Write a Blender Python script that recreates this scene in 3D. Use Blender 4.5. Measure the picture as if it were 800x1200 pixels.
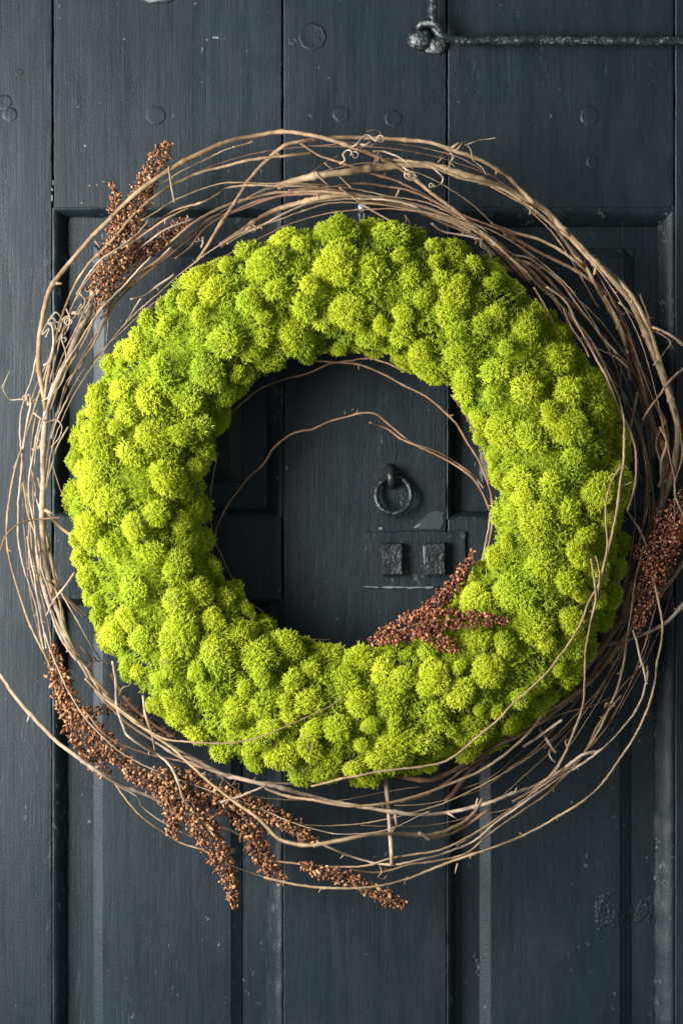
import bpy, math, random
import numpy as np
from mathutils import Vector

for o in list(bpy.data.objects):
    bpy.data.objects.remove(o, do_unlink=True)
scene = bpy.context.scene
COL = scene.collection
R = math.radians

# ------------------------------------------------------------------ camera
D = 2.3                                     # metres from the door face
cam_d = bpy.data.cameras.new('camera')
cam = bpy.data.objects.new('camera', cam_d)
COL.objects.link(cam)
cam.location = (0, -D, 0)
cam.rotation_euler = (R(90), 0, 0)
cam_d.sensor_fit = 'VERTICAL'
cam_d.sensor_height = 36.0
cam_d.lens = 36.0 * D / 1.2
cam_d.clip_start = 0.05
cam_d.clip_end = 50
cam_d.dof.use_dof = True
cam_d.dof.focus_distance = D - 0.085
cam_d.dof.aperture_fstop = 3.0
scene.camera = cam

# ------------------------------------------------------------------ light
world = bpy.data.worlds.new('World')
scene.world = world
world.use_nodes = True
bg = world.node_tree.nodes['Background']
bg.inputs[0].default_value = (0.74, 0.90, 1.0, 1)
bg.inputs[1].default_value = 0.30

def area(name, loc, target, sx, sy, power, col):
    l = bpy.data.lights.new(name, 'AREA')
    l.shape = 'RECTANGLE'; l.size = sx; l.size_y = sy
    l.energy = power; l.color = col
    o = bpy.data.objects.new(name, l)
    COL.objects.link(o)
    o.location = loc
    o.rotation_euler = (Vector(target) - Vector(loc)).to_track_quat('-Z', 'Y').to_euler()
    return o
area('daylight_opening', (-1.47, -1.18, 0.14), (-0.05, 0, -0.08), 1.0, 1.3, 128, (0.99, 0.99, 0.98))

scene.view_settings.view_transform = 'Standard'
scene.view_settings.look = 'None'
scene.view_settings.exposure = 0.0
scene.view_settings.gamma = 1.0

# ------------------------------------------------------------------ helpers
def P(px, py, d=0.0):
    """photo millimetres on the door (x right, y down) at d metres in front of it"""
    s = (D - d) / D
    return Vector(((px - 400) / 1000 * s, -d, (600 - py) / 1000 * s))

def tag(o, label=None, cat=None, group=None, kind=None):
    if label: o['label'] = label
    if cat: o['category'] = cat
    if group: o['group'] = group
    if kind: o['kind'] = kind
    return o

def empty(name, loc, label, cat, group=None):
    o = bpy.data.objects.new(name, None)
    o.empty_display_size = 0.05
    COL.objects.link(o)
    o.location = loc
    return tag(o, label, cat, group)

def link(name, me, parent=None):
    o = bpy.data.objects.new(name, me)
    COL.objects.link(o)
    if parent:
        o.parent = parent
        w = Vector((0, 0, 0)); q = parent
        while q:
            w += q.location; q = q.parent
        o.location = -w                      # meshes are written in world metres
    return o

def mesh_np(name, V, F, mat, smooth=True):
    """F: list of integer arrays (n,k)"""
    me = bpy.data.meshes.new(name)
    V = np.asarray(V, dtype=np.float32)
    me.vertices.add(len(V)); me.vertices.foreach_set('co', V.ravel())
    loops = np.concatenate([f.ravel() for f in F]).astype(np.int32)
    tot = np.concatenate([np.full(len(f), f.shape[1], np.int32) for f in F])
    st = np.concatenate([[0], np.cumsum(tot)[:-1]]).astype(np.int32)
    me.loops.add(len(loops)); me.loops.foreach_set('vertex_index', loops)
    me.polygons.add(len(tot)); me.polygons.foreach_set('loop_start', st)
    me.polygons.foreach_set('use_smooth', np.full(len(tot), smooth, dtype=bool))
    me.update(calc_edges=True)
    me.materials.append(mat)
    return me

def mesh_py(name, V, F, mat, smooth=False):
    me = bpy.data.meshes.new(name)
    me.from_pydata([tuple(v) for v in V], [], F)
    if smooth:
        me.polygons.foreach_set('use_smooth', [True] * len(me.polygons))
    me.update()
    me.materials.append(mat)
    return me

# ------------------------------------------------------------------ materials
class NT:
    def __init__(s, name):
        s.m = bpy.data.materials.new(name); s.m.use_nodes = True
        s.t = s.m.node_tree; s.t.nodes.clear()
        s.out = s.n('ShaderNodeOutputMaterial')
    def n(s, typ, **kw):
        nd = s.t.nodes.new(typ)
        for k, v in kw.items(): setattr(nd, k, v)
        return nd
    def l(s, a, b): s.t.links.new(a, b)
    def coord(s, which='Object', scale=(1, 1, 1)):
        tc = s.n('ShaderNodeTexCoord'); mp = s.n('ShaderNodeMapping')
        mp.inputs['Scale'].default_value = scale
        s.l(tc.outputs[which], mp.inputs[0])
        return mp.outputs[0]
    def noise(s, vec, scale, detail=4, rough=0.55, dist=0.0):
        nd = s.n('ShaderNodeTexNoise')
        nd.inputs['Scale'].default_value = scale
        nd.inputs['Detail'].default_value = detail
        nd.inputs['Roughness'].default_value = rough
        nd.inputs['Distortion'].default_value = dist
        s.l(vec, nd.inputs['Vector'])
        return nd.outputs['Fac']
    def ramp(s, fac, stops):
        r = s.n('ShaderNodeValToRGB')
        e = r.color_ramp.elements
        while len(e) < len(stops): e.new(0.5)
        for i, (p, c) in enumerate(stops):
            e[i].position = p
            e[i].color = (c, c, c, 1) if isinstance(c, (int, float)) else (*c, 1)
        s.l(fac, r.inputs[0])
        return r.outputs[0]
    def math(s, op, a, b=None, c=None):
        m = s.n('ShaderNodeMath', operation=op)
        for i, v in enumerate((a, b, c)):
            if v is None: continue
            if isinstance(v, (int, float)): m.inputs[i].default_value = v
            else: s.l(v, m.inputs[i])
        return m.outputs[0]
    def mix(s, fac, a, b):
        m = s.n('ShaderNodeMix', data_type='RGBA')
        for sock, v in ((m.inputs[0], fac), (m.inputs[6], a), (m.inputs[7], b)):
            if isinstance(v, (int, float)): sock.default_value = v
            elif isinstance(v, tuple): sock.default_value = (*v, 1)
            else: s.l(v, sock)
        return m.outputs[2]
    def bump(s, h, dist, strength=1.0, prev=None):
        b = s.n('ShaderNodeBump')
        b.inputs['Distance'].default_value = dist
        b.inputs['Strength'].default_value = strength
        s.l(h, b.inputs['Height'])
        if prev is not None: s.l(prev, b.inputs['Normal'])
        return b.outputs[0]
    def principled(s, col, rough=0.5, normal=None, spec=0.5, metallic=0.0):
        p = s.n('ShaderNodeBsdfPrincipled')
        for sock, v in (('Base Color', col), ('Roughness', rough)):
            if isinstance(v, (int, float)): p.inputs[sock].default_value = v
            elif isinstance(v, tuple): p.inputs[sock].default_value = (*v, 1)
            else: s.l(v, p.inputs[sock])
        p.inputs['Specular IOR Level'].default_value = spec
        p.inputs['Metallic'].default_value = metallic
        if normal is not None: s.l(normal, p.inputs['Normal'])
        s.l(p.outputs[0], s.out.inputs[0])
        return p

def paint_material(name, horizontal=False, chips=0.0, lump=1.0):
    n = NT(name)
    g = (9, 420, 420) if horizontal else (420, 420, 9)
    g2 = (3, 90, 90) if horizontal else (90, 90, 3)
    grain = n.noise(n.coord(scale=g), 1.0, 5, 0.65, 0.1)
    brush = n.noise(n.coord(scale=g2), 1.0, 4, 0.6, 0.15)
    blot = n.noise(n.coord(scale=(1, 1, 0.5)), 7.0, 5, 0.65, 0.8)
    fine = n.noise(n.coord(), 420.0, 4, 0.65)
    lumps = n.noise(n.coord(scale=(0.25, 1, 1) if horizontal else (1, 1, 0.25)), 34.0, 4, 0.5, 0.5)
    base = n.mix(n.ramp(blot, [(0.3, 0.0), (0.7, 1.0)]), (0.0050, 0.0098, 0.0128), (0.0104, 0.0178, 0.0218))
    base = n.mix(n.ramp(grain, [(0.54, 0.0), (0.85, 0.28)]), base, (0.018, 0.030, 0.038))
    base = n.mix(n.ramp(brush, [(0.25, 0.25), (0.45, 0.0)]), base, (0.006, 0.010, 0.013))
    # small chips and dust specks in the paint
    sp = n.noise(n.coord(scale=(1, 1, 0.55)), 120.0, 3, 0.7)
    area_m = n.ramp(n.noise(n.coord(), 11.0, 3, 0.6), [(0.46, 0.0), (0.62, 1.0)])
    chip = n.math('MULTIPLY', n.ramp(sp, [(0.665 - chips, 0.0), (0.69 - chips, 1.0)]), area_m)
    base = n.mix(n.math('MULTIPLY', chip, 0.75), base, (0.13, 0.15, 0.155))
    # long scuffs
    sc = n.noise(n.coord(scale=(160, 160, 14) if not horizontal else (14, 160, 160)), 1.0, 2, 0.5, 2.2)
    area_s = n.ramp(n.noise(n.coord(), 5.0, 3, 0.6), [(0.52, 0.0), (0.65, 1.0)])
    scuff = n.math('MULTIPLY', n.ramp(sc, [(0.63, 0.0), (0.69, 1.0)]), area_s)
    base = n.mix(n.math('MULTIPLY', scuff, 0.40), base, (0.058, 0.075, 0.082))
    rough = n.math('ADD', n.math('MULTIPLY', n.ramp(lumps, [(0.3, 0.0), (0.7, 1.0)]), 0.22), 0.36)
    b = n.bump(grain, 0.0005, 0.7)
    b = n.bump(brush, 0.0009, 0.4, b)
    b = n.bump(lumps, 0.0020 * lump, 0.45, b)
    b = n.bump(fine, 0.0005, 0.7, b)
    b = n.bump(chip, 0.0006, -0.8, b)
    n.principled(base, rough, b, 0.32)
    return n.m

PAINT = paint_material('slate_paint')
PAINT_H = paint_material('slate_paint_rail', True)
PAINT_CHIP = paint_material('slate_paint_worn', False, 0.05, 1.6)

def iron_material(name, t):
    n = NT(name)
    a = n.noise(n.coord(), 260.0, 5, 0.7)
    c = n.noise(n.coord(), 60.0, 4, 0.6)
    base = n.mix(n.ramp(c, [(0.35, 0.0), (0.7, 1.0)]), (0.007, 0.010, 0.012), (0.018, 0.024, 0.026))
    m = n.math('MULTIPLY', n.ramp(a, [(t, 0.0), (t + 0.05, 1.0)]), n.ramp(c, [(0.45, 0.0), (0.56, 1.0)]))
    base = n.mix(n.math('MULTIPLY', m, 0.8), base, (0.20, 0.22, 0.19))
    b = n.bump(a, 0.0010, 0.7)
    b = n.bump(c, 0.004, 0.9, b)
    n.principled(base, 0.30, b, 0.6)
    return n.m
IRON = iron_material('painted_iron_chipped', 0.545)
IRON_DARK = iron_material('painted_iron', 0.64)

def flat_mat(name, col, rough=0.5, metallic=0.0, nscale=200.0):
    n = NT(name)
    a = n.noise(n.coord(), nscale, 4, 0.6)
    base = n.mix(n.ramp(a, [(0.3, 0.0), (0.7, 1.0)]), tuple(c * 0.75 for c in col), tuple(min(1, c * 1.2) for c in col))
    n.principled(base, rough, n.bump(a, 0.0006, 0.6), 0.5, metallic)
    return n.m
CHIPMAT = flat_mat('bare_undercoat', (0.15, 0.17, 0.17), 0.6, 0, 420)
SCRAPE = flat_mat('scraped_paint', (0.035, 0.043, 0.045), 0.35, 0, 320)
HOLE = flat_mat('hole_dark', (0.008, 0.009, 0.010), 0.8)
WIRE = flat_mat('galvanised_wire', (0.55, 0.56, 0.58), 0.35, 0.7)
DARKWOOD = flat_mat('door_core', (0.012, 0.014, 0.015), 0.8)

def moss_material(name, ca, cb, cg, ct):
    n = NT(name)
    geo = n.n('ShaderNodeNewGeometry'); oi = n.n('ShaderNodeObjectInfo')
    big = n.noise(n.coord('Object'), 1.0, 2)
    world_p = n.n('ShaderNodeMapping'); n.l(geo.outputs['Position'], world_p.inputs[0])
    patch = n.noise(world_p.outputs[0], 11.0, 3, 0.6)
    dry = n.noise(world_p.outputs[0], 30.0, 3, 0.6, 0.5)
    base = n.mix(oi.outputs['Random'], ca, cb)
    base = n.mix(n.math('MULTIPLY', n.ramp(patch, [(0.54, 0.0), (0.68, 1.0)]), 0.60), base, cg)
    base = n.mix(n.math('MULTIPLY', geo.outputs['Random Per Island'], 0.40), base, ct)
    base = n.mix(n.ramp(dry, [(0.64, 0.0), (0.78, 0.65)]), base, (0.56, 0.52, 0.20))
    d = n.n('ShaderNodeBsdfDiffuse'); t = n.n('ShaderNodeBsdfTranslucent')
    n.l(base, d.inputs[0]); n.l(base, t.inputs[0])
    mx = n.n('ShaderNodeMixShader'); mx.inputs[0].default_value = 0.16
    n.l(d.outputs[0], mx.inputs[1]); n.l(t.outputs[0], mx.inputs[2])
    n.l(mx.outputs[0], n.out.inputs[0])
    return n.m
MOSS = moss_material('reindeer_moss', (0.345, 0.435, 0.013), (0.50, 0.56, 0.022), (0.20, 0.38, 0.020), (0.66, 0.70, 0.10))
MOSS_GREEN = moss_material('reindeer_moss_green', (0.30, 0.395, 0.013), (0.39, 0.47, 0.018), (0.17, 0.33, 0.020), (0.50, 0.58, 0.08))

def bark_material(name, lo, hi, streak):
    n = NT(name)
    oi = n.n('ShaderNodeObjectInfo')
    a = n.noise(n.coord('UV', (26, 2.2, 1)), 1.0, 4, 0.6)
    b2 = n.noise(n.coord(), 55.0, 4, 0.6)
    f = n.noise(n.coord(), 600.0, 3, 0.6)
    base = n.mix(oi.outputs['Random'], lo, hi)
    base = n.mix(n.ramp(a, [(0.38, 0.85), (0.58, 0.0)]), base, streak)
    base = n.mix(n.ramp(b2, [(0.42, 0.0), (0.7, 0.8)]), base, tuple(min(1, c * 1.35) for c in hi))
    b = n.bump(a, 0.0009, 0.8)
    b = n.bump(f, 0.0002, 0.5, b)
    n.principled(base, 0.55, b, 0.35)
    return n.m
BARK_TAN = bark_material('vine_bark_tan', (0.22, 0.135, 0.066), (0.32, 0.22, 0.12), (0.11, 0.062, 0.03))
BARK_PALE = bark_material('vine_bark_pale', (0.27, 0.195, 0.125), (0.39, 0.30, 0.21), (0.14, 0.09, 0.055))
BARK_BROWN = bark_material('vine_bark_brown', (0.17, 0.088, 0.046), (0.27, 0.155, 0.088), (0.085, 0.042, 0.022))
BARKS = {'t': BARK_TAN, 'p': BARK_PALE, 'b': BARK_BROWN}

def seed_material(name, stops):
    n = NT(name)
    geo = n.n('ShaderNodeNewGeometry')
    r = geo.outputs['Random Per Island']
    base = n.ramp(r, list(zip((0.0, 0.35, 0.7, 1.0), stops)))
    f = n.noise(n.coord(), 500.0, 3, 0.6)
    n.principled(base, 0.42, n.bump(f, 0.0008, 0.8), 0.45)
    return n.m
SEED = seed_material('dried_seed', [(0.05, 0.017, 0.008), (0.15, 0.052, 0.020), (0.27, 0.112, 0.042), (0.46, 0.25, 0.11)])
SEED_RED = seed_material('dried_seed_red', [(0.06, 0.012, 0.008), (0.15, 0.040, 0.018), (0.27, 0.090, 0.038), (0.44, 0.21, 0.10)])

# ================================================================== the door
door = empty('panelled_door', (0, 0, -0.9), 'dark slate blue panelled wooden door with worn chipped paint behind the wreath', 'door')
rng = np.random.default_rng(5)

def wob(n, amp, seed, step=3):
    """smooth random offsets"""
    r = np.random.default_rng(seed)
    k = r.normal(0, 1, n // step + 4)
    x = np.linspace(0, len(k) - 2.01, n)
    i = x.astype(int); f = x - i
    v = k[i] * (1 - f) + k[i + 1] * f
    return amp * (v + 0.5 * r.normal(0, 1, n))

def board(name, x0, x1, y0, y1, mat, d=0.0, edge=1.4, thick=22, seed=0, horizontal=False, amp=0.25):
    """a board whose long edges are rounded and slightly uneven, mm on the door"""
    if horizontal: a0, a1, b0, b1 = y0, y1, x0, x1
    else: a0, a1, b0, b1 = x0, x1, y0, y1
    n = max(4, int((b1 - b0) / 7))
    t = np.linspace(b0, b1, n)
    prof = [(a0, -thick), (a0, -edge * 1.3), (a0 + edge * .35, -edge * .4), (a0 + edge, 0), (a0 + edge * 5, 0.12),
            (a1 - edge * 5, 0.12), (a1 - edge, 0), (a1 - edge * .35, -edge * .4), (a1, -edge * 1.3), (a1, -thick)]
    w0 = wob(n, amp, seed * 2 + 1); w1 = wob(n, amp, seed * 2 + 2); wd = wob(n, 0.12, seed + 50)
    V = []
    for i in range(n):
        for j, (a, dd) in enumerate(prof):
            if 0 < j < 4: a = a + abs(w0[i]); dd = dd + wd[i]
            if 5 < j < 9: a = a - abs(w1[i]); dd = dd + wd[i]
            x, y = (t[i], a) if horizontal else (a, t[i])
            V.append(((x - 400) / 1000, -(d * 1000 + dd) / 1000, (600 - y) / 1000))
    m = len(prof); F = []
    for i in range(n - 1):
        for j in range(m - 1):
            q = (i * m + j, i * m + j + 1, (i + 1) * m + j + 1, (i + 1) * m + j)
            F.append(q if horizontal else q[::-1])
    F.append(tuple(range(m))); F.append(tuple(range((n - 1) * m, n * m))[::-1])
    return link(name, mesh_py(name, V, F, mat), door)

TOP, BOT = -420, 1560
LX, RX = -420, 1220
board('door_core', LX, RX, TOP, BOT, DARKWOOD, d=-0.034, thick=8, seed=90)
board('stile', LX, 61.6, TOP, BOT, PAINT, seed=1)
board('muntin', 331.9, 523.0, TOP, BOT, PAINT, seed=2)
board('stile', 790.2, RX, TOP, BOT, PAINT, seed=3)
board('rail', 63.0, 330.6, TOP, 243, PAINT, seed=4)
board('rail', 524.2, 789.0, TOP, 243, PAINT, seed=5)
board('rail', 63.0, 330.4, 606, 700, PAINT, seed=6, d=-0.001)
board('rail', 524.2, 789.0, 609, 700, PAINT, seed=7, d=-0.001)

def moulding(p0, p1, w, axis, sgn, seed, depth=16.0, mat=PAINT_CHIP):
    """strip along one side of a recess. axis 'v': at x=p0[0]; the strip grows towards sgn."""
    L = abs((p1[1] - p0[1]) if axis == 'v' else (p1[0] - p0[0]))
    n = max(4, int(L / 6))
    prof = [(0.0, -0.8), (0.06, -0.3), (0.16, -0.5), (0.34, -2.2), (0.55, -5.6), (0.74, -9.8), (0.88, -13.2), (0.96, -depth + 1.2), (1.0, -depth), (1.0, -depth - 6)]
    wj = wob(n, 0.35, seed); wd = wob(n, 0.22, seed + 7); we = wob(n, 0.5, seed + 13, 2)
    V = []
    for i in range(n):
        t = i / (n - 1)
        for j, (u, dd) in enumerate(prof):
            uu = u * w
            if axis == 'v':
                a, b = p0[1] + uu * WT, p1[1] - uu * WB
                y = a + (b - a) * t
                x = p0[0] + sgn * uu
            else:
                a, b = p0[0] + uu * WL, p1[0] - uu * WR
                x = a + (b - a) * t
                y = p0[1] + sgn * uu
            k = wj[i] if 1 < j < 7 else (we[i] if j >= 7 else 0)
            if axis == 'v': x += sgn * k
            else: y += sgn * k
            V.append(((x - 400) / 1000, -(dd + (wd[i] if j > 0 else 0)) / 1000, (600 - y) / 1000))
    m = len(prof); F = []
    flip = (axis == 'v') == (sgn > 0)
    for i in range(n - 1):
        for j in range(m - 1):
            q = (i * m + j, i * m + j + 1, (i + 1) * m + j + 1, (i + 1) * m + j)
            F.append(q[::-1] if flip else q)
    me = mesh_py('moulding', V, F, mat, True)
    return link('moulding', me, door)

def panel(x0, x1, y0, y1, wl, wr, wt, wb, fl, fr, ft, fb, step, seed):
    """recess (x0..x1,y0..y1), moulding widths, inner edges fl..fb of the raised field"""
    global WT, WB, WL, WR
    # mitre slopes so that corners meet
    WT, WB = wt / wl, wb / wl
    moulding((x0, y0), (x0, y1), wl, 'v', 1, seed)
    WT, WB = wt / wr, wb / wr
    moulding((x1, y0), (x1, y1), wr, 'v', -1, seed + 1)
    WL, WR = wl / wt, wr / wt
    moulding((x0, y0), (x1, y0), wt, 'h', 1, seed + 2)
    WL, WR = wl / wb, wr / wb
    moulding((x0, y1), (x1, y1), wb, 'h', -1, seed + 3)
    # the raised panel: margin, sloping step, field
    dm, df = -19.0, -10.0
    s = step
    def grid(a, b, extra):
        g = set(np.round(np.linspace(a, b, max(2, int((b - a) / 14))), 2)); g.update(extra); return sorted(g)
    xs = grid(x0 - 2, x1 + 2, [fl, fl + s, fl + s * .95, fl + s * .06, fr, fr - s, fr - s * .95, fr - s * .06])
    ys = grid(y0 - 2, y1 + 2, [ft, ft + s, ft + s * .95, ft + s * .06, fb, fb - s, fb - s * .95, fb - s * .06])
    r = np.random.default_rng(seed)
    V = []
    for y in ys:
        for x in xs:
            u = min(x - fl, fr - x, y - ft, fb - y) / s
            u = max(0.0, min(1.0, u))
            lip = 0.0
            dd = dm + (df - dm) * (u if u in (0.0, 1.0) else 0.12 + 0.80 * u) + lip + r.normal(0, 0.035)
            V.append(((x - 400) / 1000, -dd / 1000, (600 - y) / 1000))
    m = len(xs)
    F = [(i * m + j, (i + 1) * m + j, (i + 1) * m + j + 1, i * m + j + 1) for i in range(len(ys) - 1) for j in range(m - 1)]
    link('panel', mesh_py('panel', V, F, PAINT, False), door)

panel(61.8, 331.6, 243, 606, 15, 19, 9, 10, 107, 283, 285, 565, 15, 100)
panel(61.8, 331.6, 700, 1520, 14, 19, 10, 12, 107, 283, 742, 1480, 13, 120)
panel(523.2, 789.8, 243, 609, 11, 17, 20, 10, 562, 745, 288, 568, 13, 140)
panel(523.2, 789.8, 700, 1520, 11, 21, 10, 12, 562, 741, 742, 1480, 14, 160)

def lathe(name, px, py, prof, mat, seg=20, jit=0.0, seed=0, parent=door, sy=1.0):
    """prof: (radius mm, height mm) from rim to crown, axis towards the viewer"""
    r = np.random.default_rng(seed)
    V = []; F = []
    for k, (rad, h) in enumerate(prof):
        for s in range(seg):
            a = 2 * math.pi * s / seg
            rr = rad * (1 + jit * r.normal())
            V.append(((px + rr * math.cos(a) - 400) / 1000, -(h + (jit * r.normal() if k else 0)) / 1000, (600 - py + rr * sy * math.sin(a)) / 1000))
    for k in range(len(prof) - 1):
        for s in range(seg):
            F.append((k * seg + s, k * seg + (s + 1) % seg, (k + 1) * seg + (s + 1) % seg, (k + 1) * seg + s))
    F.append(tuple((len(prof) - 1) * seg + s for s in range(seg)))
    return link(name, mesh_py(name, V, F, mat, True), parent)

# wooden pegs under the paint, little holes
for i, (x, y, r_) in enumerate([(183, 135, 12), (400, 134, 10), (461, 139, 10), (690, 136, 11), (5, 120, 10), (12, 134, 9), (694, 190, 7)]):
    lathe('peg', x, y, [(r_ * 1.1, -0.3), (r_ * .98, 0.35), (r_ * .86, 0.7), (r_ * .7, 0.65), (r_ * .45, 0.8), (r_ * .2, 0.7)], PAINT, 18, 0.06, i, sy=0.9 + 0.05 * (i % 4))
for i, (x, y, r_) in enumerate([(343, 48, 2.6), (372, 47, 2.6), (23, 85, 2.6)]):
    lathe('screw_hole', x, y, [(r_ * 1.8, 0.1), (r_ * 1.35, 0.9), (r_, 0.5), (r_ * .6, 0.3)], PAINT_CHIP, 12, 0.06, 30 + i)
    lathe('screw_hole', x, y, [(r_, 0.72), (r_ * .5, 0.74)], HOLE, 12, 0.05, 40 + i)
lathe('filler_patch', 366, 43, [(17, -0.2), (16.5, 0.9), (14.5, 0.55), (6, 0.45)], PAINT, 8, 0.02, 61)

def plate(name, poly, h, mat, parent=door, bev=1.0, jit=0.0, seed=0, base=0.0):
    r = np.random.default_rng(seed)
    # densify outline
    pts = []
    for i in range(len(poly)):
        a, b = np.array(poly[i], float), np.array(poly[(i + 1) % len(poly)], float)
        k = max(1, int(np.linalg.norm(b - a) / 5))
        for q in range(k): pts.append(a + (b - a) * q / k)
    pts = np.array(pts) + r.normal(0, 1, (len(pts), 2)) * jit
    c = pts.mean(0); n = len(pts)
    def ring(shrink, hh):
        dirs = pts - c; ln = np.linalg.norm(dirs, axis=1, keepdims=True)
        q = c + dirs * np.maximum(0.1, (ln - shrink) / ln)
        return [((x - 400) / 1000, -(base + hh) / 1000, (600 - y) / 1000) for x, y in q]
    V = ring(0, -1.0) + ring(0.1, h - bev) + ring(bev, h)
    F = [(k * n + i, k * n + (i + 1) % n, (k + 1) * n + (i + 1) % n, (k + 1) * n + i) for k in range(2) for i in range(n)]
    F.append(tuple(range(2 * n, 3 * n)))
    me = mesh_py(name, V, F, mat)
    o = link(name, me, parent)
    # orientation fix
    import bmesh
    bm = bmesh.new(); bm.from_mesh(me); bmesh.ops.recalc_face_normals(bm, faces=bm.faces[:]); bm.to_mesh(me); bm.free()
    return o

# ---- tubes
def resample(pts, step):
    """Catmull-Rom through pts (k,3), returned at about `step` spacing with the parameter 0..1 of the control points"""
    p = np.asarray(pts, float)
    if len(p) < 3:
        m = (p[0] + p[-1]) / 2; p = np.array([p[0], m, p[-1]])
    e = np.vstack([2 * p[0] - p[1], p, 2 * p[-1] - p[-2]])
    out = []; par = []
    for i in range(1, len(e) - 2):
        L = np.linalg.norm(e[i + 1] - e[i]); k = max(1, int(L / step))
        # centripetal-like tangents
        t = np.linspace(0, 1, k, endpoint=False)[:, None]
        d1 = np.linalg.norm(e[i] - e[i - 1]) + 1e-9; d2 = L + 1e-9; d3 = np.linalg.norm(e[i + 2] - e[i + 1]) + 1e-9
        m1 = ((e[i] - e[i - 1]) / d1 * d2 + (e[i + 1] - e[i]) / d2 * d1) / (d1 + d2) * d2
        m2 = ((e[i + 1] - e[i]) / d2 * d3 + (e[i + 2] - e[i + 1]) / d3 * d2) / (d2 + d3) * d2
        h00 = 2 * t**3 - 3 * t**2 + 1; h10 = t**3 - 2 * t**2 + t; h01 = -2 * t**3 + 3 * t**2; h11 = t**3 - t**2
        out.append(h00 * e[i] + h10 * m1 + h01 * e[i + 1] + h11 * m2)
        par.append((i - 1 + t[:, 0]) / (len(p) - 1))
    out.append(p[-1:]); par.append(np.array([1.0]))
    return np.vstack(out), np.concatenate(par)

def tube_arrays(c, rad, sides):
    n = len(c)
    tan = np.gradient(c, axis=0); tan /= np.linalg.norm(tan, axis=1, keepdims=True) + 1e-12
    ref = np.array([0.0, -1.0, 0.0]) if abs(tan[0][1]) < 0.9 else np.array([1.0, 0, 0])
    N = np.zeros_like(c)
    u = ref - tan[0] * ref.dot(tan[0]); u /= np.linalg.norm(u)
    for i in range(n):
        u = u - tan[i] * u.dot(tan[i]); u /= np.linalg.norm(u) + 1e-12
        N[i] = u
    B = np.cross(tan, N)
    a = np.linspace(0, 2 * math.pi, sides, endpoint=False)
    V = c[:, None, :] + rad[:, None, None] * (np.cos(a)[None, :, None] * N[:, None, :] + np.sin(a)[None, :, None] * B[:, None, :])
    V = V.reshape(-1, 3)
    i, j = np.meshgrid(np.arange(n - 1), np.arange(sides), indexing='ij'); i = i.ravel(); j = j.ravel()
    Q = np.stack([i * sides + j, i * sides + (j + 1) % sides, (i + 1) * sides + (j + 1) % sides, (i + 1) * sides + j], 1)
    return V, Q, np.stack([np.arange(sides)[::-1], (n - 1) * sides + np.arange(sides)])

def tube_mesh(name, c, rad, mat, sides=8, uv=True):
    V, Q, caps = tube_arrays(c, rad, sides)
    me = mesh_np(name, V, [Q, caps], mat)
    if uv:
        L = np.concatenate([[0], np.cumsum(np.linalg.norm(np.diff(c, axis=0), axis=1))]) * 20
        lay = me.uv_layers.new(name='UVMap')
        n = len(c)
        i, j = np.meshgrid(np.arange(n - 1), np.arange(sides), indexing='ij'); i = i.ravel(); j = j.ravel()
        uvq = np.stack([np.stack([j / sides, L[i]], 1), np.stack([(j + 1) / sides, L[i]], 1), np.stack([(j + 1) / sides, L[i + 1]], 1), np.stack([j / sides, L[i + 1]], 1)], 1)
        arr = np.zeros((len(me.loops), 2), np.float32); arr[:len(Q) * 4] = uvq.reshape(-1, 2)
        lay.data.foreach_set('uv', arr.ravel())
    return me

def simple_tube(name, pts, r0, mat, parent, r1=None, sides=12, step=0.003, jit=0.0, seed=0):
    c, par = resample(pts, step)
    r = np.random.default_rng(seed)
    rad = r0 + ((r1 if r1 is not None else r0) - r0) * par
    rad = rad * (1 + jit * r.normal(0, 1, len(rad)))
    me = tube_mesh(name, c, rad, mat, sides)
    return link(name, me, parent)

# ---- iron stay bar across the top right
lathe('bar_stud', 492, 45, [(15, -1), (14.5, 3), (12, 7.5), (9, 9.5), (5, 10.5), (2, 10.6)], IRON, 18, 0.05, 3)
lathe('bar_stud', 513, 53, [(12, -1), (11.5, 3), (9, 6), (5, 7)], IRON, 16, 0.06, 4)
simple_tube('stay_bar', [P(507, -60, .016), P(507, 0, .016), P(507, 20, .017), P(510, 34, .018), P(518, 42, .018), P(530, 45.5, .016), P(600, 46.5, .015), P(700, 47.5, .015), P(860, 48.5, .015)],
            0.0052, IRON, door, jit=0.05, seed=5)
simple_tube('bar_loop', [P(489, 33, .010), P(494, 28, .014), P(503, 27, .020), P(512, 30, .022), P(517, 38, .019), P(522, 46, .010)], 0.0046, IRON, door, jit=0.06, seed=6)
plate('paint_chip', [(497, 58), (505, 54), (508, 62), (500, 61)], 1.6, CHIPMAT, jit=0.5, seed=8)
plate('latch_plate', [(160, -40), (205, -40), (205, 0), (196, 4), (180, 5), (163, 0)], 3, IRON, jit=0.5, seed=9)
plate('paint_chip', [(170, 2), (178, -3), (190, -2), (197, 1), (188, 2), (178, 4)], 4.2, CHIPMAT, jit=0.4, seed=10)

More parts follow.
